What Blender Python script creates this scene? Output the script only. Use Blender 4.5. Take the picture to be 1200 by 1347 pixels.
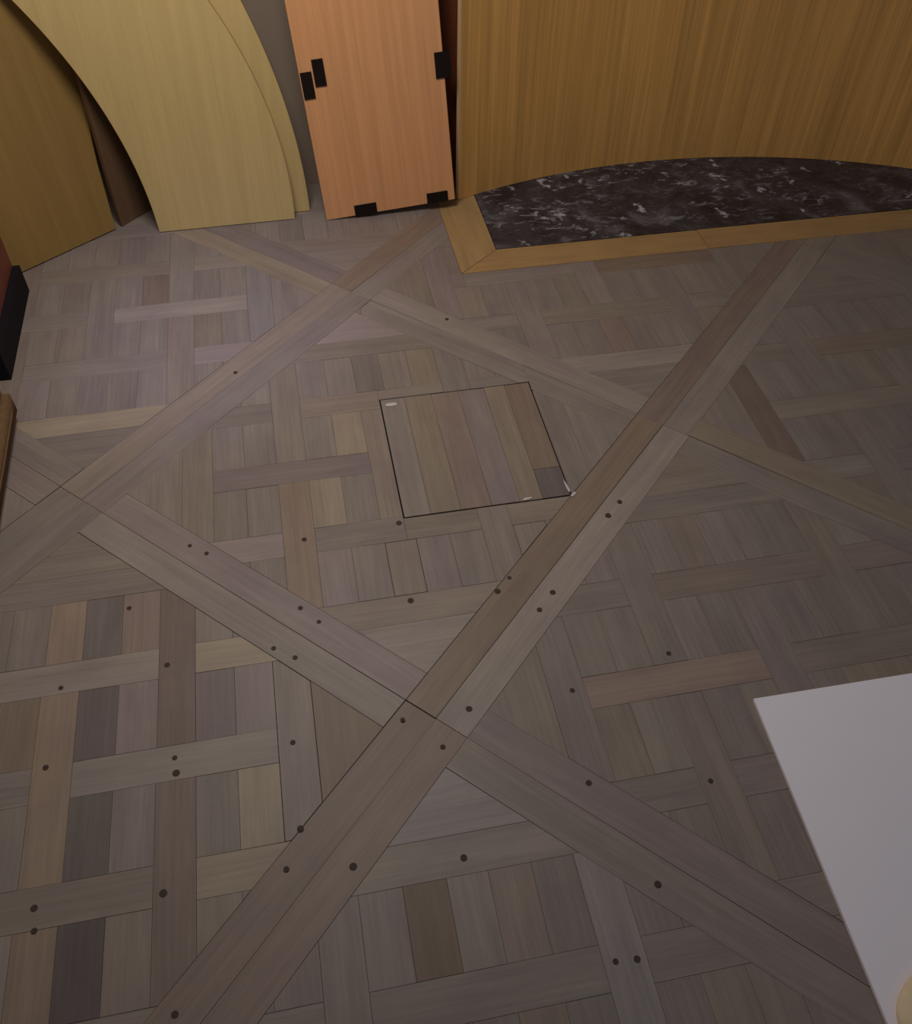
import bpy, bmesh, math, random
from mathutils import Matrix, Vector

random.seed(11)
S = bpy.context.scene
COL = S.collection
for o in list(bpy.data.objects):
    bpy.data.objects.remove(o)

# ------------------------------------------------------------------ camera
FPX, W, H = 1198.9, 1200, 1347
YAW, PITCH, ROLL = -0.202478, 0.727692, 0.0153925
CAM = Vector((-0.1421, -1.5588, 1.5625))
cam_rot = Matrix.Rotation(YAW, 3, 'Z') @ Matrix.Rotation(PITCH, 3, 'X') @ Matrix.Rotation(ROLL, 3, 'Z')
cd = bpy.data.cameras.new('camera')
cd.sensor_fit = 'VERTICAL'
cd.sensor_height = 36.0
cd.lens = 36.0 * FPX / H
cd.clip_start = 0.01
cam = bpy.data.objects.new('camera', cd)
COL.objects.link(cam)
cam.matrix_world = Matrix.Translation(CAM) @ cam_rot.to_4x4()
S.camera = cam

# ------------------------------------------------------------------ world, lights, exposure
wd = bpy.data.worlds.new('room_ambience')
S.world = wd
wd.use_nodes = True
bg = wd.node_tree.nodes['Background']
bg.inputs['Color'].default_value = (0.80, 0.86, 1.0, 1)
bg.inputs['Strength'].default_value = 0.135

def area(name, loc, target, size, power, color):
    l = bpy.data.lights.new(name, 'AREA')
    l.shape = 'DISK'
    l.size = size
    l.energy = power
    l.color = color
    o = bpy.data.objects.new(name, l)
    COL.objects.link(o)
    o.location = loc
    o.rotation_euler = (Vector(target) - Vector(loc)).to_track_quat('-Z', 'Y').to_euler()
    return o
area('room_lamp', (-0.25, 0.22, 1.85), (-0.20, 0.40, 0), 0.6, 16.8, (1.0, 0.93, 0.86))  # unseen main lamp, set low so its falloff dims the outer floor
sl = bpy.data.lights.new('blue_sheen_spot', 'SPOT')  # bluish spot added for the sheen on the upper-left floor
sl.energy = 58.0
sl.color = (0.50, 0.56, 1.0)
sl.spot_size = math.radians(28)
sl.spot_blend = 1.0
sl.shadow_soft_size = 0.15
slo = bpy.data.objects.new('blue_sheen_spot', sl)
COL.objects.link(slo)
slo.location = (-0.75, -0.6, 2.1)
slo.rotation_euler = (Vector((-0.38, 0.62, 0)) - Vector(slo.location)).to_track_quat('-Z', 'Y').to_euler()

vs = S.view_settings
vs.view_transform = 'Standard'
vs.look = 'None'
vs.exposure = 0.0
vs.gamma = 1.0
vs.use_curve_mapping = False

# ------------------------------------------------------------------ helpers
def srgb(r, g, b):
    f = lambda c: (c / 255) / 12.92 if c <= 10 else (((c / 255) + 0.055) / 1.055) ** 2.4
    return (f(r), f(g), f(b), 1)

def new_mat(name):
    m = bpy.data.materials.new(name)
    m.use_nodes = True
    nt = m.node_tree
    return m, nt, nt.nodes['Principled BSDF']

def N(nt, t, **kw):
    n = nt.nodes.new(t)
    for k, v in kw.items():
        setattr(n, k, v)
    return n

def mult(nt, a, b):
    m = N(nt, 'ShaderNodeMix', data_type='RGBA', blend_type='MULTIPLY')
    m.inputs['Factor'].default_value = 1.0
    nt.links.new(a, m.inputs[6])
    nt.links.new(b, m.inputs[7])
    return m.outputs[2]

def ramp(nt, src, stops):
    r = N(nt, 'ShaderNodeValToRGB')
    e = r.color_ramp.elements
    while len(e) < len(stops):
        e.new(0.5)
    for el, (p, c) in zip(e, stops):
        el.position = p
        el.color = c if len(c) == 4 else (*c, 1)
    nt.links.new(src, r.inputs['Fac'])
    return r.outputs['Color']

def noise(nt, vec, scale, detail=4, rough=0.6, dist=0.0):
    n = N(nt, 'ShaderNodeTexNoise')
    n.inputs['Scale'].default_value = scale
    n.inputs['Detail'].default_value = detail
    n.inputs['Roughness'].default_value = rough
    n.inputs['Distortion'].default_value = dist
    nt.links.new(vec, n.inputs['Vector'])
    return n.outputs['Fac']

def mapping(nt, vec, scale):
    m = N(nt, 'ShaderNodeMapping')
    m.inputs['Scale'].default_value = scale
    nt.links.new(vec, m.inputs['Vector'])
    return m.outputs['Vector']

def bump(nt, src, bsdf, strength, dist=0.002):
    b = N(nt, 'ShaderNodeBump')
    b.inputs['Strength'].default_value = strength
    b.inputs['Distance'].default_value = dist
    nt.links.new(src, b.inputs['Height'])
    nt.links.new(b.outputs['Normal'], bsdf.inputs['Normal'])

def g(v):
    return (v, v, v, 1)

def parquet_material():
    m, nt, b = new_mat('worn_oak_parquet')
    at = N(nt, 'ShaderNodeVertexColor', layer_name='tone')
    uv = N(nt, 'ShaderNodeUVMap', uv_map='grain')
    fine = noise(nt, mapping(nt, uv.outputs['UV'], (5, 150, 1)), 1.0, 5, 0.65)
    broad = noise(nt, mapping(nt, uv.outputs['UV'], (2.2, 26, 1)), 1.0, 3, 0.5, 0.6)
    blot = noise(nt, mapping(nt, uv.outputs['UV'], (7, 9, 1)), 1.0, 3, 0.6)
    c = mult(nt, at.outputs['Color'], ramp(nt, fine, [(0.32, g(0.88)), (0.68, g(1.08))]))
    c = mult(nt, c, ramp(nt, broad, [(0.3, (0.90, 0.89, 0.885)), (0.7, (1.07, 1.07, 1.06))]))
    c = mult(nt, c, ramp(nt, blot, [(0.3, (0.93, 0.91, 0.95)), (0.7, (1.06, 1.07, 1.02))]))
    nt.links.new(c, b.inputs['Base Color'])
    b.inputs['Roughness'].default_value = 0.5
    b.inputs['Specular IOR Level'].default_value = 0.28
    bump(nt, fine, b, 0.12, 0.001)
    return m

def veneer(name, base, contrast=0.14, rough=0.5, scale=(38, 38, 1.6)):
    m, nt, b = new_mat(name)
    tc = N(nt, 'ShaderNodeTexCoord')
    fine = noise(nt, mapping(nt, tc.outputs['Object'], tuple(s * 4 if s > 5 else s * 2.5 for s in scale)), 1.0, 4, 0.6)
    broad = noise(nt, mapping(nt, tc.outputs['Object'], scale), 1.0, 3, 0.5, 0.4)
    rgb = N(nt, 'ShaderNodeRGB')
    rgb.outputs[0].default_value = base
    c = mult(nt, rgb.outputs[0], ramp(nt, broad, [(0.3, g(1 - contrast)), (0.7, g(1 + contrast))]))
    c = mult(nt, c, ramp(nt, fine, [(0.3, g(1 - contrast * 0.8)), (0.7, g(1 + contrast * 0.8))]))
    nt.links.new(c, b.inputs['Base Color'])
    b.inputs['Roughness'].default_value = rough
    b.inputs['Specular IOR Level'].default_value = 0.25
    bump(nt, fine, b, 0.08, 0.0008)
    return m

def plain(name, base, rough=0.7, vary=0.08, sc=12, spec=0.25):
    m, nt, b = new_mat(name)
    tc = N(nt, 'ShaderNodeTexCoord')
    n = noise(nt, tc.outputs['Object'], sc, 4, 0.6)
    rgb = N(nt, 'ShaderNodeRGB')
    rgb.outputs[0].default_value = base
    c = mult(nt, rgb.outputs[0], ramp(nt, n, [(0.3, g(1 - vary)), (0.7, g(1 + vary))]))
    nt.links.new(c, b.inputs['Base Color'])
    b.inputs['Roughness'].default_value = rough
    b.inputs['Specular IOR Level'].default_value = spec
    return m

def granite_material():
    m, nt, b = new_mat('black_flecked_granite')
    tc = N(nt, 'ShaderNodeTexCoord')
    o = tc.outputs['Object']
    cloud = noise(nt, o, 7, 6, 0.7, 0.8)
    c1 = ramp(nt, cloud, [(0.36, (0.022, 0.019, 0.022)), (0.54, (0.055, 0.047, 0.053)), (0.70, (0.15, 0.14, 0.155))])
    fl = noise(nt, mapping(nt, o, (17, 34, 30)), 1.0, 5, 0.75, 1.0)
    f1 = ramp(nt, fl, [(0.54, g(0)), (0.66, g(1))])
    clump = ramp(nt, noise(nt, o, 4.5, 2, 0.5), [(0.42, g(0.12)), (0.62, g(1))])
    f1 = mult(nt, f1, clump)
    mx = N(nt, 'ShaderNodeMix', data_type='RGBA')
    nt.links.new(f1, mx.inputs['Factor'])
    nt.links.new(c1, mx.inputs[6])
    mx.inputs[7].default_value = (0.36, 0.355, 0.39, 1)
    vo = N(nt, 'ShaderNodeTexVoronoi')
    vo.inputs['Scale'].default_value = 9
    dn = N(nt, 'ShaderNodeTexNoise')
    dn.inputs['Scale'].default_value = 22
    dn.inputs['Detail'].default_value = 3
    nt.links.new(o, dn.inputs['Vector'])
    dm = N(nt, 'ShaderNodeMix', data_type='RGBA')
    dm.inputs['Factor'].default_value = 0.13
    nt.links.new(o, dm.inputs[6])
    nt.links.new(dn.outputs['Color'], dm.inputs[7])
    nt.links.new(dm.outputs[2], vo.inputs['Vector'])
    f2 = ramp(nt, vo.outputs['Distance'], [(0.06, g(1)), (0.17, g(0))])
    mx2 = N(nt, 'ShaderNodeMix', data_type='RGBA')
    nt.links.new(f2, mx2.inputs['Factor'])
    nt.links.new(mx.outputs[2], mx2.inputs[6])
    mx2.inputs[7].default_value = (0.45, 0.44, 0.47, 1)
    nt.links.new(mx2.outputs[2], b.inputs['Base Color'])
    b.inputs['Roughness'].default_value = 0.42
    b.inputs['Specular IOR Level'].default_value = 0.3
    return m

M = {
    'oak': parquet_material(),
    'gap': plain('dark_joint', srgb(62, 51, 44), 0.9),
    'peg': plain('dark_oak_peg', srgb(70, 56, 49), 0.7),
    'wall': plain('grey_beige_plaster', srgb(150, 134, 118), 0.9, 0.04, 5),
    'granite': granite_material(),
    'yellow': veneer('pale_yellow_veneer', srgb(214, 186, 126), 0.05, 0.5),
    'olive': veneer('olive_brown_veneer', srgb(150, 118, 66), 0.06, 0.55),
    'pink': veneer('pinkish_beech_veneer', srgb(230, 166, 114), 0.08, 0.5, (55, 55, 1.4)),
    'ochre': veneer('ochre_brown_veneer', srgb(224, 168, 94), 0.16, 0.45, (45, 45, 1.0)),
    'edge': veneer('pale_lit_edge', srgb(215, 180, 135), 0.04, 0.5),
    'rawedge': veneer('cut_board_edge', srgb(176, 150, 104), 0.08, 0.7),
    'redwood': veneer('dark_reddish_wood', srgb(120, 66, 42), 0.14, 0.5),
    'darkplank': veneer('dark_brown_plank', srgb(112, 86, 62), 0.1, 0.6),
    'black': plain('black_rubber', srgb(26, 14, 10), 0.8, 0.1),
    'soot': plain('sooty_brick', srgb(60, 52, 48), 0.95, 0.2),
    'white': plain('white_melamine', srgb(247, 240, 246), 0.5, 0.015, 6),
    'cream': plain('cream_cloth', srgb(236, 214, 176), 0.9, 0.05, 30),
    'chest': plain('reddish_brown_lacquer', srgb(120, 66, 52), 0.5, 0.1),
    'void': plain('gap_shade_black', srgb(20, 14, 22), 0.8),  # near-black that puts the shade of gaps into the colour
    'cushion': plain('brown_fabric', srgb(112, 86, 58), 0.95, 0.15, 60),
    'chip': plain('pale_paint', srgb(200, 190, 185), 0.8),
}

def link(name, me, mat, parent=None, mtx=None):
    o = bpy.data.objects.new(name, me)
    COL.objects.link(o)
    for mm in (mat if isinstance(mat, (list, tuple)) else [mat]):
        me.materials.append(mm)
    if mtx is not None:
        o.matrix_world = mtx
    if parent is not None:
        o.parent = parent
        o.matrix_parent_inverse = parent.matrix_basis.inverted()
    return o

def tag(o, label=None, cat=None, group=None, kind=None):
    if label: o['label'] = label
    if cat: o['category'] = cat
    if group: o['group'] = group
    if kind: o['kind'] = kind
    return o

def box_bm(bm, x0, x1, y0, y1, z0, z1):
    v = [bm.verts.new(p) for p in ((x0, y0, z0), (x1, y0, z0), (x1, y1, z0), (x0, y1, z0),
                                   (x0, y0, z1), (x1, y0, z1), (x1, y1, z1), (x0, y1, z1))]
    for f in ((3, 2, 1, 0), (4, 5, 6, 7), (0, 1, 5, 4), (1, 2, 6, 5), (2, 3, 7, 6), (3, 0, 4, 7)):
        bm.faces.new([v[i] for i in f])

def finish(bm, name, bevel=0.0, seg=1):
    if bevel:
        bmesh.ops.bevel(bm, geom=[e for e in bm.edges if len(e.link_faces) == 2 and e.calc_face_angle(0) > 0.6],
                        offset=bevel, segments=seg, affect='EDGES')
    bmesh.ops.recalc_face_normals(bm, faces=bm.faces)
    me = bpy.data.meshes.new(name)
    bm.to_mesh(me)
    bm.free()
    return me

def boxes(name, lst, mat, parent=None, bevel=0.0, mtx=None, seg=1):
    bm = bmesh.new()
    for b in lst:
        box_bm(bm, *b)
    return link(name, finish(bm, name, bevel, seg), mat, parent, mtx)

def prism_bm(outline, t, bevel=0.0012):
    """outline in (s, h); front face at y=0, back at y=t"""
    bm = bmesh.new()
    f = [bm.verts.new((s, 0, h)) for s, h in outline]
    b = [bm.verts.new((s, t, h)) for s, h in outline]
    bm.faces.new(f)
    bm.faces.new(b[::-1])
    n = len(f)
    for i in range(n):
        j = (i + 1) % n
        fc = bm.faces.new((f[j], f[i], b[i], b[j]))
        fc.material_index = 1
    bmesh.ops.recalc_face_normals(bm, faces=bm.faces)
    if bevel:
        big = [e for e in bm.edges if len(e.link_faces) == 2 and e.calc_face_angle(0) > 1.0]
        bmesh.ops.bevel(bm, geom=big, offset=bevel, segments=1, affect='EDGES')
    return bm

def stand(P, ang, lean):
    """world matrix of a board: local x along its foot, local y away from the room, local z up the board"""
    return (Matrix.Translation((P[0], P[1], 0)) @ Matrix.Rotation(math.radians(ang), 4, 'Z')
            @ Matrix.Rotation(math.radians(-lean), 4, 'X'))

def arc_s(cs, ch, r, h, side=1):
    return cs + side * math.sqrt(max(r * r - (h - ch) ** 2, 0))

# ------------------------------------------------------------------ room shell
XL, XR, YB, YF = -1.45, 3.0, 1.345, -2.3
tag(boxes('wall_back', [(XL, XR, YB, YB + 0.12, -0.02, 2.5)], M['wall']), kind='structure')
tag(boxes('wall_left', [(XL - 0.12, XL, YF, YB + 0.12, -0.02, 2.5)], M['wall']), kind='structure')
floor = tag(boxes('floor', [(XL, XR, YF, YB, -0.05, -0.016)], M['gap']), kind='structure')

# ------------------------------------------------------------------ parquet (Versailles panels laid on the diagonal)
h = math.sqrt(0.5)
ST, HW = 0.2216, 0.0356           # lattice step and half strip width
FR = 0.072                        # frame plank width
HATCH = (0.016, 0.414, -0.1935, 0.2205)
HEARTH = (0.466, 2.45, 0.848, YB)
BORD = (0.335, 2.62, 0.738, YB)   # band of planks around the hearth

def clip(poly, a, b, c):          # keep a*x + b*y <= c
    out = []
    for i in range(len(poly)):
        p, q = poly[i], poly[(i + 1) % len(poly)]
        dp, dq = a * p[0] + b * p[1] - c, a * q[0] + b * q[1] - c
        if dp <= 0: out.append(p)
        if (dp < 0 < dq) or (dq < 0 < dp):
            t = dp / (dp - dq)
            out.append((p[0] + t * (q[0] - p[0]), p[1] + t * (q[1] - p[1])))
    return out

def area2(poly):
    return 0.5 * sum(poly[i][0] * poly[(i + 1) % len(poly)][1] - poly[(i + 1) % len(poly)][0] * poly[i][1] for i in range(len(poly)))

def subtract(polys, r):
    x0, x1, y0, y1 = r
    res = []
    for p in polys:
        inn = p
        for (a, b, c) in ((-1, 0, -x0), (1, 0, x1), (0, -1, -y0), (0, 1, y1)):
            if len(inn) > 2: inn = clip(inn, a, b, c)
        if len(inn) < 3 or area2(inn) < 4e-5:
            res.append(p)
            continue
        rest = p
        for (a, b, c) in ((-1, 0, -x0), (1, 0, x1), (0, -1, -y0), (0, 1, y1)):
            if len(rest) < 3: break
            outp = clip(rest, -a, -b, -c)
            if len(outp) > 2 and area2(outp) > 1e-6: res.append(outp)
            rest = clip(rest, a, b, c)
    return res

def inset(poly, d):
    n = len(poly)
    lines = []
    for i in range(n):
        (x0, y0), (x1, y1) = poly[i], poly[(i + 1) % n]
        L = math.hypot(x1 - x0, y1 - y0)
        if L < 1e-5: continue
        nx, ny = -(y1 - y0) / L, (x1 - x0) / L
        lines.append((nx, ny, nx * x0 + ny * y0 + d))
    out = poly
    for nx, ny, c in lines:
        out = clip(out, -nx, -ny, -c)
        if len(out) < 3: return None
    r = []
    for p in out:
        if not r or math.hypot(p[0] - r[-1][0], p[1] - r[-1][1]) > 2e-4: r.append(p)
    if len(r) > 2 and math.hypot(r[0][0] - r[-1][0], r[0][1] - r[-1][1]) < 2e-4: r.pop()
    return r if len(r) > 2 and area2(r) > 2e-5 else None

def rect(x0, x1, y0, y1):
    return [(x0, y0), (x1, y0), (x1, y1), (x0, y1)]

def panel_pieces(cx, cy):
    """(polygon, grain angle, gap) of one panel"""
    out = []
    q = 0.5                                       # half side of the square
    u = (h, h)
    v = (-h, h)
    def fr(a, b): return (cx + a * u[0] + b * v[0], cy + a * u[1] + b * v[1])
    i = q - FR
    # mitre-less frame: two long planks and two short ones between them
    out.append(([fr(-q, -q), fr(q, -q), fr(q, -i), fr(-q, -i)], math.pi / 4, 0.0003))
    out.append(([fr(-q, i), fr(q, i), fr(q, q), fr(-q, q)], math.pi / 4, 0.0003))
    out.append(([fr(-q, -i), fr(-i, -i), fr(-i, i), fr(-q, i)], 3 * math.pi / 4, 0.0003))
    out.append(([fr(i, -i), fr(q, -i), fr(q, i), fr(i, i)], 3 * math.pi / 4, 0.0003))
    def inside(poly):
        for n in (u, v):
            c0 = n[0] * cx + n[1] * cy
            poly = clip(poly, n[0], n[1], c0 + i)
            if len(poly) < 3: return None
            poly = clip(poly, -n[0], -n[1], -(c0 - i))
            if len(poly) < 3: return None
        return poly
    def put(p, ang):
        p = inside(p)
        if p: out.append((p, ang, 0.0002))
    V_, H_ = math.pi / 2, 0.0
    e = 2 * ST + HW
    for a in range(-2, 3):
        for b in range(-2, 3):
            if abs(a) < 2 and abs(b) < 2 and (a + b) % 2 == 0:      # the upright strip runs through here
                put(rect(cx + a * ST - HW, cx + a * ST + HW, cy + (b - 1) * ST + HW, cy + (b + 1) * ST - HW), V_)
            elif abs(b) < 2 and (a + b) % 2:
                put(rect(cx + (a - 1) * ST + HW, cx + (a + 1) * ST - HW, cy + b * ST - HW, cy + b * ST + HW), H_)
            if a < 2 and b < 2:
                x0, x1 = cx + a * ST + HW, cx + (a + 1) * ST - HW
                y0, y1 = cy + b * ST + HW, cy + (b + 1) * ST - HW
                xm = (x0 + x1) / 2
                for xa, xb in ((x0, xm), (xm, x1)):
                    put(rect(xa, xb, y0, y1), V_)
    for sg in (-1, 1):
        lo, hi = sorted((sg * (ST + HW), sg * (2 * ST - HW)))
        put(rect(cx - HW, cx + HW, cy + lo, cy + hi), V_)                       # stub above the last crossing
        lo, hi = sorted((sg * (2 * ST - HW), sg * e))
        put(rect(cx - 0.3, cx + 0.3, cy + lo, cy + hi), H_)             # outermost strips
        put(rect(cx + lo, cx + hi, cy - ST + HW, cy + ST - HW), V_)
        lo, hi = sorted((sg * e, sg * 0.71))
        put(rect(cx - 0.3, cx + 0.3, cy + lo, cy + hi), H_)                     # corner triangles
        put(rect(cx + lo, cx + hi, cy - 0.3, cy + 0.3), V_)
    return out

# colours of single planks seen in the photograph: x, y on the floor, tone, tint
TONES = [
    (-0.735, -0.510, 1.12, 'n'), (-0.608, -0.491, 1.2, 'n'), (-0.378, -0.489, 1.22, 'y'), (-0.488, -0.710, 1.08, 'n'), (-0.334, -0.821, 1.12, 'y'),
    (-0.398, -0.941, 1.12, 'y'), (-0.642, -0.619, .72, 'p'), (-0.641, -0.819, .72, 'n'), (-0.636, -1.054, .62, 'p'), (-0.489, -0.590, .80, 'r'),
    (-0.480, -0.835, .86, 'r'), (-0.559, -0.627, 1.0, 'p'), (-0.417, -0.587, .86, 'p'), (-0.338, -0.602, 1.0, 'p'), (-0.696, -0.633, 1.06, 'o'),
    (-0.692, -1.010, 1.0, 'o'), (-0.710, -0.390, 1.06, 'o'), (-0.642, -0.402, .8, 'n'), (-0.559, -0.418, .98, 'r'), (-0.775, -0.649, .9, 'o'),
    (-0.499, -0.410, .86, 'r'), (-0.072, 0.109, 1.14, 'y'), (-0.150, -0.110, 1.14, 'y'), (-0.120, 0.010, .9, 'p'), (-0.232, -0.223, .98, 'o'),
    (-0.303, -0.210, 1.10, 'p'), (-0.004, 0.351, .86, 'n'), (0.011, -0.524, 1.16, 'n'), (-0.150, -0.695, .84, 'o'), (0.037, -0.862, 1.16, 'b'),
    (0.046, -0.949, 1.05, 'n'), (-0.092, -1.112, .78, 'o'), (0.227, -1.161, 1.12, 'b'), (-0.029, -1.124, 1.02, 'n'), (0.072, -0.535, .92, 'o'),
    (0.384, -0.348, 1.18, 'n'), (0.780, 0.161, .88, 'r'), (0.880, 0.143, 1.06, 'n'), (0.650, 0.282, 1.14, 'n'), (0.970, 0.005, .78, 'r'),
    (-0.179, -0.562, 1.06, 'n'), (-0.383, -0.374, 1.02, 'n'), (-0.461, -0.192, 1.06, 'p'), (-0.482, 0.738, 1.16, 'n'), (-0.380, 0.494, 1.14, 'p'),
    (-0.702, 0.246, 1.18, 'y'), (-0.571, 0.861, .84, 'r'), (-0.295, 0.588, 1.0, 'b'), (-0.234, 0.943, .9, 'p'), (-0.109, 0.771, 1.04, 'y'),  # bluish entry: floor sheen put into that plank's tint
    (0.101, 0.822, .92, 'o'), (0.405, -0.706, 1.04, 'r'), (0.833, 0.713, .88, 'o'), (0.690, 0.411, .92, 'r'), (0.283, 0.556, 1.0, 'p'),
    (0.542, 0.204, 1.08, 'n'), (-0.144, -0.767, .9, 'r'), (-0.172, -0.880, .94, 'r'), (0.211, -0.849, .98, 'p'), (0.338, -0.990, .88, 'o'),
    (0.814, -0.024, 1.0, 'y'), (0.967, -0.266, .98, 'n'), (0.175, -0.353, .98, 'n'), (0.097, -0.317, .95, 'p'), (-0.133, -0.274, 1.04, 'p'),
    (-0.044, 0.543, 1.1, 'p'), (0.354, -0.050, 1.0, 'n'), (0.536, -0.084, .96, 'r'), (0.169, 0.402, .98, 'y'), (0.455, 0.350, 1.08, 'n'),
]
WIDE = [(-0.461, -0.339), (-0.285, -0.678), (0.069, -0.554), (0.008, -0.344), (0.295, -0.286)]   # planks with an open joint
TINT = {'n': (1, 1, 1), 'y': (1.04, 1.0, 0.86), 'o': (1.08, 0.96, 0.82), 'p': (1.02, 0.97, 1.04), 'r': (1.06, 0.95, 0.91), 'b': (0.96, 1.0, 1.07)}
BASE = srgb(141, 129, 121)[:3]

def inpoly(p, x, y):
    for i in range(len(p)):
        (x0, y0), (x1, y1) = p[i], p[(i + 1) % len(p)]
        if (x1 - x0) * (y - y0) - (y1 - y0) * (x - x0) < 0: return False
    return True

def tone_of(poly):
    for x, y, t, k in TONES:
        if inpoly(poly, x, y):
            t = 1 + 1.3 * (t - 1)
            return tuple(b * t * c for b, c in zip(BASE, TINT[k]))
    t = random.gauss(0.96, 0.04)
    k = random.choice('nnnnyyoppr')
    s = random.uniform(0.15, 0.6)
    return tuple(b * t * (1 + s * (c - 1)) for b, c in zip(BASE, TINT[k]))

def screen_area(poly):
    pts = []
    R = cam_rot.transposed()
    for x, y in poly:
        q = R @ (Vector((x, y, 0)) - CAM)
        if q.z > -0.05: return 0
        pts.append((W / 2 - FPX * q.x / q.z, H / 2 + FPX * q.y / q.z))
    for a, b, c in ((-1, 0, 0), (1, 0, W), (0, -1, -262), (0, 1, H)):
        pts = clip(pts, a, b, c)
        if len(pts) < 3: return 0
    return abs(area2(pts))

class PlankMesh:
    def __init__(self):
        self.v, self.f, self.col, self.uv = [], [], [], []
    def add(self, poly, ang, gap, col, ox=0, oy=0):
        top, mid = inset(poly, gap + 0.0004), inset(poly, gap)
        if not top or not mid or len(top) != len(mid): 
            mid = inset(poly, gap)
            if not mid: return False
            top = None
        z = random.uniform(-0.0005, 0.0003)
        tx, ty = random.uniform(-4e-4, 4e-4), random.uniform(-4e-4, 4e-4)
        mx = sum(p[0] for p in mid) / len(mid); my = sum(p[1] for p in mid) / len(mid)
        ca, sa = math.cos(-ang), math.sin(-ang)
        ru, rv = random.uniform(0, 60), random.uniform(0, 60)
        def put(p, zz):
            self.v.append((p[0] - ox, p[1] - oy, zz))
            dx, dy = p[0] - mx, p[1] - my
            self.uv.append((ru + dx * ca - dy * sa, rv + dx * sa + dy * ca))
            self.col.append((*col, 1))
        n = len(mid)
        s = len(self.v)
        for p in mid: put(p, -0.004)
        for p in mid: put(p, z - (0.0004 if top else 0) + tx * (p[0] - mx) / 0.1 + ty * (p[1] - my) / 0.1)
        for k in range(n):
            self.f.append((s + k, s + (k + 1) % n, s + n + (k + 1) % n, s + n + k))
        if top:
            for p in top: put(p, z + tx * (p[0] - mx) / 0.1 + ty * (p[1] - my) / 0.1)
            for k in range(n):
                self.f.append((s + n + k, s + n + (k + 1) % n, s + 2 * n + (k + 1) % n, s + 2 * n + k))
            self.f.append(tuple(range(s + 2 * n, s + 3 * n)))
        else:
            self.f.append(tuple(range(s + n, s + 2 * n)))
        return True
    def build(self, name):
        me = bpy.data.meshes.new(name)
        me.from_pydata(self.v, [], self.f)
        a = me.color_attributes.new('tone', 'FLOAT_COLOR', 'POINT')
        for k, c in enumerate(self.col): a.data[k].color = c
        u = me.uv_layers.new(name='grain')
        for l in me.loops: u.data[l.index].uv = self.uv[l.vertex_index]
        me.update()
        return me

pieces = []
room = (XL, XR, YF, YB)
for a in range(-3, 6):
    for b in range(-4, 4):
        if (a + b) % 2: continue
        cx, cy = a * h, b * h
        for poly, ang, gap in panel_pieces(cx, cy):
            for A, B, C in ((-1, 0, -XL), (1, 0, XR), (0, -1, -YF), (0, 1, YB)):
                if len(poly) > 2: poly = clip(poly, A, B, C)
            if len(poly) < 3: continue
            if any(inpoly(poly, *w) for w in WIDE): gap = 0.0009
            for q in subtract(subtract([poly], HATCH), BORD):
                if area2(q) > 1.2e-4:
                    pieces.append(((a, b), q, ang, gap, tone_of(q), screen_area(q)))
order = sorted(range(len(pieces)), key=lambda i: -pieces[i][5])
chosen = set(i for i in order[:300] if pieces[i][5] > 60)
panels, rest = {}, PlankMesh()
for i, (key, q, ang, gap, col, sa) in enumerate(pieces):
    if i not in chosen:
        rest.add(q, ang, gap, col)
        continue
    if key not in panels:
        cx, cy = key[0] * h, key[1] * h
        sq = [(cx, cy - h), (cx + h, cy), (cx, cy + h), (cx - h, cy)]
        for A, B, C in ((-1, 0, -XL), (1, 0, XR), (0, -1, -YF), (0, 1, YB)):
            sq = clip(sq, A, B, C)
        bm = bmesh.new()
        n = len(sq)
        lo = [bm.verts.new((x, y, -0.0158)) for x, y in sq]
        hi = [bm.verts.new((x, y, -0.0042)) for x, y in sq]
        bm.faces.new(hi); bm.faces.new(lo[::-1])
        for k in range(n): bm.faces.new((lo[k], lo[(k + 1) % n], hi[(k + 1) % n], hi[k]))
        panels[key] = link('parquet_panel', finish(bm, 'parquet_panel'), M['gap'], floor)
    mx = sum(p[0] for p in q) / len(q); my = sum(p[1] for p in q) / len(q)
    pm = PlankMesh()
    if pm.add(q, ang, gap, col, mx, my):
        link('plank', pm.build('plank'), M['oak'], panels[key], Matrix.Translation((mx, my, 0)))
tag(link('planks', rest.build('planks'), M['oak'], floor), kind='stuff')

# pegs that lock the joints
bmp = bmesh.new()
bmesh.ops.create_cone(bmp, cap_ends=True, segments=10, radius1=0.0064, radius2=0.006, depth=0.014)
peg_me = finish(bmp, 'peg')
peg_me.materials.append(M['peg'])
PEGS = [
    (-0.488, -0.698), (-0.485, -0.729), (-0.295, -0.491), (-0.254, -0.521), (-0.272, -0.707),
    (-0.234, -0.401), (-0.199, -0.443), (-0.461, -0.187), (-0.425, -0.216), (-0.063, -0.698),
    (0.066, -0.699), (0.002, -0.768), (0.273, -0.696), (0.182, -0.434), (0.215, -0.403),
    (0.297, -0.458), (0.258, -0.497), (0.313, -1.083), (0.241, -1.189), (0.206, -1.186),
    (-0.000, -0.978), (-0.188, -0.958), (-0.300, -0.941), (0.250, -0.887), (0.470, -0.924),
    (-0.004, -0.424), (0.004, -0.205), (-0.483, -1.132), (-0.504, -0.943), (-0.712, -0.928),
    (-0.708, -0.965), (-0.707, -0.507), (-0.505, -0.492), (-0.211, -0.215), (0.251, 0.526),
    (-0.343, 0.396), (0.479, -0.269), (0.518, -0.233), (-0.271, -0.875), (0.488, -0.650),
    (-0.719, -0.674), (-0.585, -0.336),
]
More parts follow.
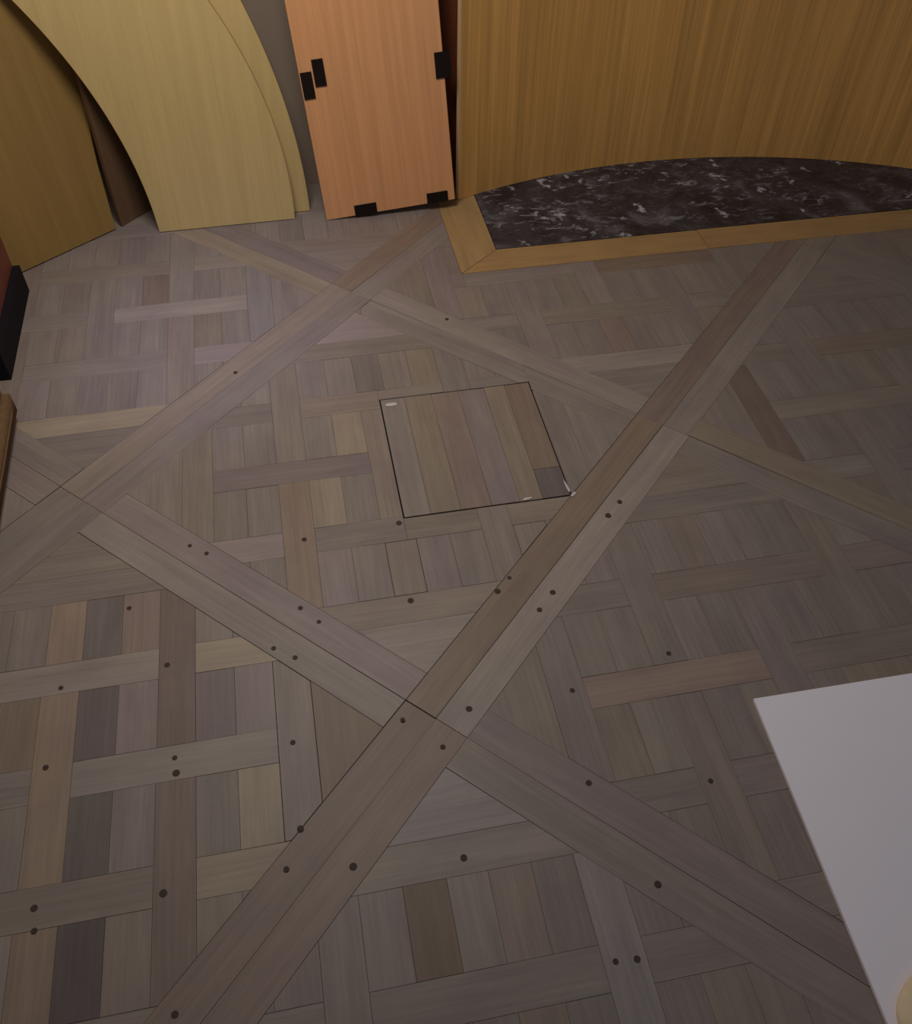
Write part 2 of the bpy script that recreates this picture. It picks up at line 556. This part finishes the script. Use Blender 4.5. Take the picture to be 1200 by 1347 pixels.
for x, y in PEGS:
    a, b = (x + y) / (2 * h), (y - x) / (2 * h)
    ia, ib = round(a), round(b)
    key = (ia - ib, ia + ib)
    o = bpy.data.objects.new('peg', peg_me)
    COL.objects.link(o)
    o.matrix_world = Matrix.Translation((x, y, -0.0062)) @ Matrix.Rotation(random.uniform(0, 6), 4, 'Z')
    sc = random.uniform(0.75, 1.15)
    o.scale = (sc, sc, 1)
    o.parent = panels.get(key, floor)

# band of planks framing the hearth
def bord(poly, ang, col):
    mx = sum(p[0] for p in poly) / len(poly); my = sum(p[1] for p in poly) / len(poly)
    pm = PlankMesh()
    pm.add(poly, ang, 0.0008, col, mx, my)
    o = link('border_plank', pm.build('border_plank'), M['oak'], floor, Matrix.Translation((mx, my, 0)))
    return o
BO = srgb(170, 139, 94)[:3]
bord([(BORD[0], BORD[2]), (HEARTH[0], HEARTH[2]), (HEARTH[0], YB), (BORD[0], YB)], math.pi / 2, BO)
xs = [BORD[0], 1.12, 1.86, BORD[1]]
for k in range(3):
    x0, x1 = xs[k], xs[k + 1]
    y0, y1 = BORD[2], HEARTH[2]
    p = [(x0, y0), (x1, y0), (x1 if k < 2 else HEARTH[1], y1), (x0 if k else HEARTH[0], y1)]
    bord(p, 0.0, tuple(c * random.uniform(0.92, 1.04) for c in BO))
bord([(HEARTH[1], HEARTH[2]), (BORD[1], BORD[2]), (BORD[1], YB), (HEARTH[1], YB)], math.pi / 2, BO)

# ------------------------------------------------------------------ hearth, firebox, fireplace surround
tag(boxes('hearth_slab', [(HEARTH[0] + 0.0015, HEARTH[1] - 0.0015, HEARTH[2] + 0.0015, YB - 0.001, -0.0155, 0.0005),
                          ], M['granite'], bevel=0.001),
    'black flecked granite hearth slab set into the floor under the arched board', 'hearth')
tag(boxes('backing_board', [(0.0, 0.17, 0.0, 0.016, 0.0, 0.82)], M['redwood'], None, 0.001,
          Matrix.Translation((0, 0, 0.0012)) @ stand((0.315, 1.228), 0, 3)),
    'dark reddish board in the slit between the pinkish and ochre boards', 'board')

# ------------------------------------------------------------------ big ochre board, bent backwards in plan
AC, AR = (1.132, -0.631), 1.93
A0, A1 = math.atan2(1.163 - AC[1], 0.408 - AC[0]), math.acos((2.25 - AC[0]) / AR)
bm = bmesh.new()
n, T, BH = 48, 0.016, 0.85
cols = []
for k in range(n + 1):
    t = A0 + (A1 - A0) * k / n
    d = (math.cos(t), math.sin(t))
    cols.append([bm.verts.new((AC[0] + rr * d[0], AC[1] + rr * d[1], z)) for rr, z in ((AR, 0.0012), (AR, BH), (AR + T, BH), (AR + T, 0.0012))])
for a_, b_ in zip(cols, cols[1:]):
    for j in range(4):
        f = bm.faces.new((a_[j], a_[(j + 1) % 4], b_[(j + 1) % 4], b_[j]))
bm.faces.new(cols[0][::-1]); bm.faces.new(cols[-1])
ob = link('bent_board', finish(bm, 'bent_board'), M['ochre'])
tag(ob, 'wide ochre wood board bent in a shallow curve, standing on the granite hearth', 'board')
t = A0
bm = bmesh.new()
box_bm(bm, -0.0006, T + 0.0006, 0.0002, 0.0024, 0.0016, BH)  # pale strip, the light caught by the board's edge put into its colour
link('lit_edge_banding', finish(bm, 'lit_edge_banding'), M['edge'], ob,
     Matrix.Translation((AC[0] + AR * math.cos(t), AC[1] + AR * math.sin(t), 0)) @ Matrix.Rotation(t, 4, 'Z'))

# ------------------------------------------------------------------ pale yellow arc boards
def arc_board(name, P, ang, lean, left, right, top, t, mats, label, cat='board', group=None):
    hs = [top * k / 28 for k in range(29)]
    o2 = [(arc_s(*right, hh), hh) for hh in hs] + [(arc_s(*left, hh), hh) for hh in reversed(hs)]
    z = t * math.sin(math.radians(lean))
    m = stand(P, ang, lean)
    m = Matrix.Translation((0, 0, z + 0.0008)) @ m
    o = link(name, finish(prism_bm(o2, t), name), mats, None, m)
    return tag(o, label, cat, group)
arc_board('curved_board', (-0.5546, 1.125), 0.8, 2.5, (-1.252, -0.032, 1.2524), (-0.784, 0.055, 1.209), 0.74, 0.019,
          [M['yellow'], M['rawedge']], 'pale yellow arc-shaped board, frontmost of the pair leaning beside the pink board', 'board', 'pale yellow arc boards')
arc_board('curved_board', (-0.5546, 1.172), 0.0, 2.5, (-1.07, -0.03, 1.27), (-1.279, -0.008, 1.754), 0.74, 0.019,
          [M['yellow'], M['rawedge']], 'pale yellow arc-shaped board mostly hidden behind its twin, right rim showing', 'board', 'pale yellow arc boards')

# olive board standing across the corner
ol = [(-0.10, 0), (0.322, 0), (0.325, 0.05), (0.330, 0.10), (0.338, 0.20), (0.346, 0.26), (0.357, 0.32), (0.374, 0.39), (0.380, 0.42),
      (0.374, 0.48), (0.358, 0.54), (0.335, 0.60), (0.308, 0.66), (0.270, 0.74), (-0.10, 0.74)]
m = Matrix.Translation((0, 0, 0.0035)) @ stand((-0.945, 0.972), 37, 8)
tag(link('corner_board', finish(prism_bm(ol, 0.019), 'corner_board'), [M['olive'], M['rawedge']], None, m),
    'olive brown board with curved edge leaning across the left corner of the room', 'board')

# narrow dark plank standing in the gap
ol = [(0, 0), (0.145, 0), (0.145, 0.55), (0, 0.55)]
tag(link('narrow_plank', finish(prism_bm(ol, 0.016), 'narrow_plank'), [M['darkplank'], M['darkplank']], None, stand((-0.670, 1.180), 46, 0)),
    'narrow dark brown plank in the gap between olive and pale yellow boards', 'board')

# ------------------------------------------------------------------ pinkish board with black fittings
a = math.radians(4.45)
m = (Matrix.Translation((0, 0, 0.0016)) @ stand((-0.0316, 1.104), 0, 4) @ Matrix.Rotation(-a, 4, 'Y'))
ol = [(0, 0), (0.419, 0), (0.419, 0.86), (0, 0.86)]
pk = link('rectangular_board', finish(prism_bm(ol, 0.019), 'rectangular_board'), [M['pink'], M['rawedge']], None, m)
tag(pk, 'pinkish beech rectangular board with small black plates, tilted against the wall', 'board')
for (s0, h0, w, hh) in ((0.0195, 0.4145, 0.033, 0.074), (0.0575, 0.445, 0.033, 0.074), (0.416, 0.415, 0.046, 0.072),
                        (0.128, 0.0175, 0.071, 0.033), (0.362, 0.0175, 0.068, 0.033)):
    bm = bmesh.new()
    box_bm(bm, -w / 2, w / 2, -0.0035, -0.0002, -hh / 2, hh / 2)
    o = link('black_plate', finish(bm, 'black_plate', 0.001), M['black'], pk, pk.matrix_world @ Matrix.Translation((s0, 0, h0)))
    o['label'] = 'small black rectangular plate'

# ------------------------------------------------------------------ square hatch in the floor
hc = bpy.data.objects.new('hatch_cover', None)
COL.objects.link(hc)
cx, cy = (HATCH[0] + HATCH[1]) / 2, (HATCH[2] + HATCH[3]) / 2
hc.location = (cx, cy, 0)
tag(hc, 'square wooden hatch cover of upright planks set in the parquet', 'hatch')
bpy.context.view_layer.update()
boxes('joint_shade', [(HATCH[0], HATCH[1], HATCH[2], HATCH[3], -0.0041, -0.0038)], M['void'], hc)  # black sheet, the shade of a deep hatch joint put into colour
x0, x1, y0, y1 = HATCH[0] + 0.003, HATCH[1] - 0.003, HATCH[2] + 0.003, HATCH[3] - 0.0022
ws = [0.062, 0.070, 0.072, 0.068, 0.055]
ht = [1.0, 0.93, 0.86, 0.95, 0.90]
x = x0
cuts = []
for k in range(6):
    xe = x + (ws[k] if k < 5 else x1 - x)
    cuts.append((x, xe))
    x = xe
kn = [(1.0, 'n'), (0.97, 'y'), (0.93, 'r'), (0.95, 'p'), (0.98, 'y'), (0.86, 'o')]
for (xa, xb), (t, k) in zip(cuts, kn):
    pm = PlankMesh()
    c = tuple(bb * t * cc for bb, cc in zip(BASE, TINT[k]))
    q = rect(xa, xb, y0, y1)
    mx, my = (xa + xb) / 2, (y0 + y1) / 2
    if xa == cuts[-1][0]:
        ym = y0 + 0.095
        pm.add(rect(xa, xb, ym, y1), math.pi / 2, 0.0003, c, mx, my)
        link('plank', pm.build('plank'), M['oak'], hc, Matrix.Translation((mx, my, 0.0004)))
        pm = PlankMesh()
        c = tuple(bb * 0.62 * cc for bb, cc in zip(BASE, TINT['p']))
        pm.add(rect(xa, xb, y0, ym), math.pi / 2, 0.0003, c, mx, my)
        link('plank', pm.build('plank'), M['oak'], hc, Matrix.Translation((mx, my, 0.0004)))
        continue
    pm.add(q, math.pi / 2, 0.0003, c, mx, my)
    link('plank', pm.build('plank'), M['oak'], hc, Matrix.Translation((mx, my, 0.0004)))
for (px, py, w, d, rz) in ((HATCH[0] + 0.028, HATCH[3] - 0.026, 0.036, 0.015, 0.05), (HATCH[1] - 0.004, HATCH[2] + 0.030, 0.006, 0.045, 0.1),
                           (HATCH[1] + 0.004, HATCH[2] + 0.002, 0.020, 0.008, 0.7), (HATCH[1] - 0.105, HATCH[2] + 0.008, 0.028, 0.008, 0.1)):
    bm = bmesh.new()
    vs_ = []
    for k in range(9):
        t = 2 * math.pi * k / 9
        r = random.uniform(0.75, 1.1)
        vs_.append(bm.verts.new((w / 2 * r * math.cos(t), d / 2 * r * math.sin(t), 0.0)))
    f = bm.faces.new(vs_)
    r = bmesh.ops.extrude_face_region(bm, geom=[f])
    bmesh.ops.translate(bm, verts=[v for v in r['geom'] if isinstance(v, bmesh.types.BMVert)], vec=(0, 0, 0.0016))
    o = link('paint_fleck', finish(bm, 'paint_fleck'), M['chip'], hc, Matrix.Translation((px, py, 0.0002)) @ Matrix.Rotation(rz, 4, 'Z'))
    o['label'] = 'pale chipped fleck'

# ------------------------------------------------------------------ white panel lying on the floor, cream cloth on it
A = Vector((0.612, -0.783)); U = (Vector((0.949, -0.787)) - A).normalized(); V = (Vector((0.587, -1.349)) - A).normalized()
bm = bmesh.new()
q = [A, A + V * 1.25, A + V * 1.25 + U * 0.95, A + U * 0.95]
lo = [bm.verts.new((p.x, p.y, 0.0008)) for p in q]; hi = [bm.verts.new((p.x, p.y, 0.0085)) for p in q]
bm.faces.new(hi); bm.faces.new(lo[::-1])
for k in range(4): bm.faces.new((lo[k], lo[(k + 1) % 4], hi[(k + 1) % 4], hi[k]))
tag(link('white_panel', finish(bm, 'white_panel', 0.0008), M['white']),
    'plain white panel lying flat on the parquet at the right', 'panel')
bm = bmesh.new()
rings = []
for j, (rs, z) in enumerate(((0.97, 0.0), (1.0, 0.006), (0.985, 0.013), (0.94, 0.017), (0.7, 0.019), (0.35, 0.021))):
    ring = []
    for k in range(40):
        t = 2 * math.pi * k / 40
        ex = 0.45
        x = 0.17 * rs * math.copysign(abs(math.cos(t)) ** ex, math.cos(t)) * (1 + 0.02 * math.sin(5 * t))
        y = 0.12 * rs * math.copysign(abs(math.sin(t)) ** ex, math.sin(t)) * (1 + 0.03 * math.sin(3 * t))
        ring.append(bm.verts.new((x, y, z + 0.0015 * math.sin(4 * t + j))  if j > 2 else (x, y, z)))
    rings.append(ring)
for a_, b_ in zip(rings, rings[1:]):
    for k in range(40): bm.faces.new((a_[k], a_[(k + 1) % 40], b_[(k + 1) % 40], b_[k]))
bm.faces.new(rings[-1]); bm.faces.new(rings[0][::-1])
me = finish(bm, 'folded_cloth')
for p in me.polygons: p.use_smooth = True
tag(link('folded_cloth', me, M['cream'], None, Matrix.Translation((0.784, -1.358, 0.0086)) @ Matrix.Rotation(math.radians(28), 4, 'Z')),
    'cream folded cloth at the edge of the white panel', 'cloth')

# ------------------------------------------------------------------ furniture at the left edge
ch = bpy.data.objects.new('low_chest', None)
COL.objects.link(ch)
ch.location = (-1.15, 0.66, 0)
tag(ch, 'low reddish brown chest on a plinth coloured black as shade beside the olive board', 'chest')
bpy.context.view_layer.update()
boxes('plinth', [(-1.36, -0.918, 0.47, 0.875, 0.001, 0.085)], M['void'], ch, 0.004)  # solid block in near-black, stands in for the dark gap under the chest
boxes('body', [(-1.38, -0.938, 0.46, 0.878, 0.0853, 0.30)], M['chest'], ch, 0.012, seg=3)
boxes('lid', [(-1.385, -0.935, 0.455, 0.881, 0.3033, 0.325)], M['chest'], ch, 0.006, seg=2)
bm = bmesh.new()
box_bm(bm, -0.22, 0.22, -0.24, 0.24, 0.0, 0.11)
bmesh.ops.bevel(bm, geom=[e for e in bm.edges], offset=0.028, segments=5, affect='EDGES')
bmesh.ops.recalc_face_normals(bm, faces=bm.faces)
me = bpy.data.meshes.new('floor_cushion'); bm.to_mesh(me); bm.free()
for p in me.polygons: p.use_smooth = True
cu = link('floor_cushion', me, M['cushion'], None, Matrix.Translation((-1.092, 0.095, 0.0005)) @ Matrix.Rotation(math.radians(1.0), 4, 'Z'))
tag(cu, 'brown padded floor cushion with rounded corners at the left edge', 'cushion')
pm_ = bmesh.new()
pts_ = []
for k in range(32):
    t = 2 * math.pi * k / 32
    pts_.append((0.2215 * math.copysign(abs(math.cos(t)) ** 0.25, math.cos(t)), 0.2415 * math.copysign(abs(math.sin(t)) ** 0.25, math.sin(t))))
r1 = [pm_.verts.new((x * 1.0, y * 1.0, 0.052)) for x, y in pts_]
r2 = [pm_.verts.new((x * 1.012, y * 1.012, 0.055)) for x, y in pts_]
r3 = [pm_.verts.new((x * 1.0, y * 1.0, 0.058)) for x, y in pts_]
for a_, b_ in ((r1, r2), (r2, r3), (r3, r1)):
    for k in range(32): pm_.faces.new((a_[k], a_[(k + 1) % 32], b_[(k + 1) % 32], b_[k]))
link('piping', finish(pm_, 'piping'), M['cushion'], cu, cu.matrix_world.copy())
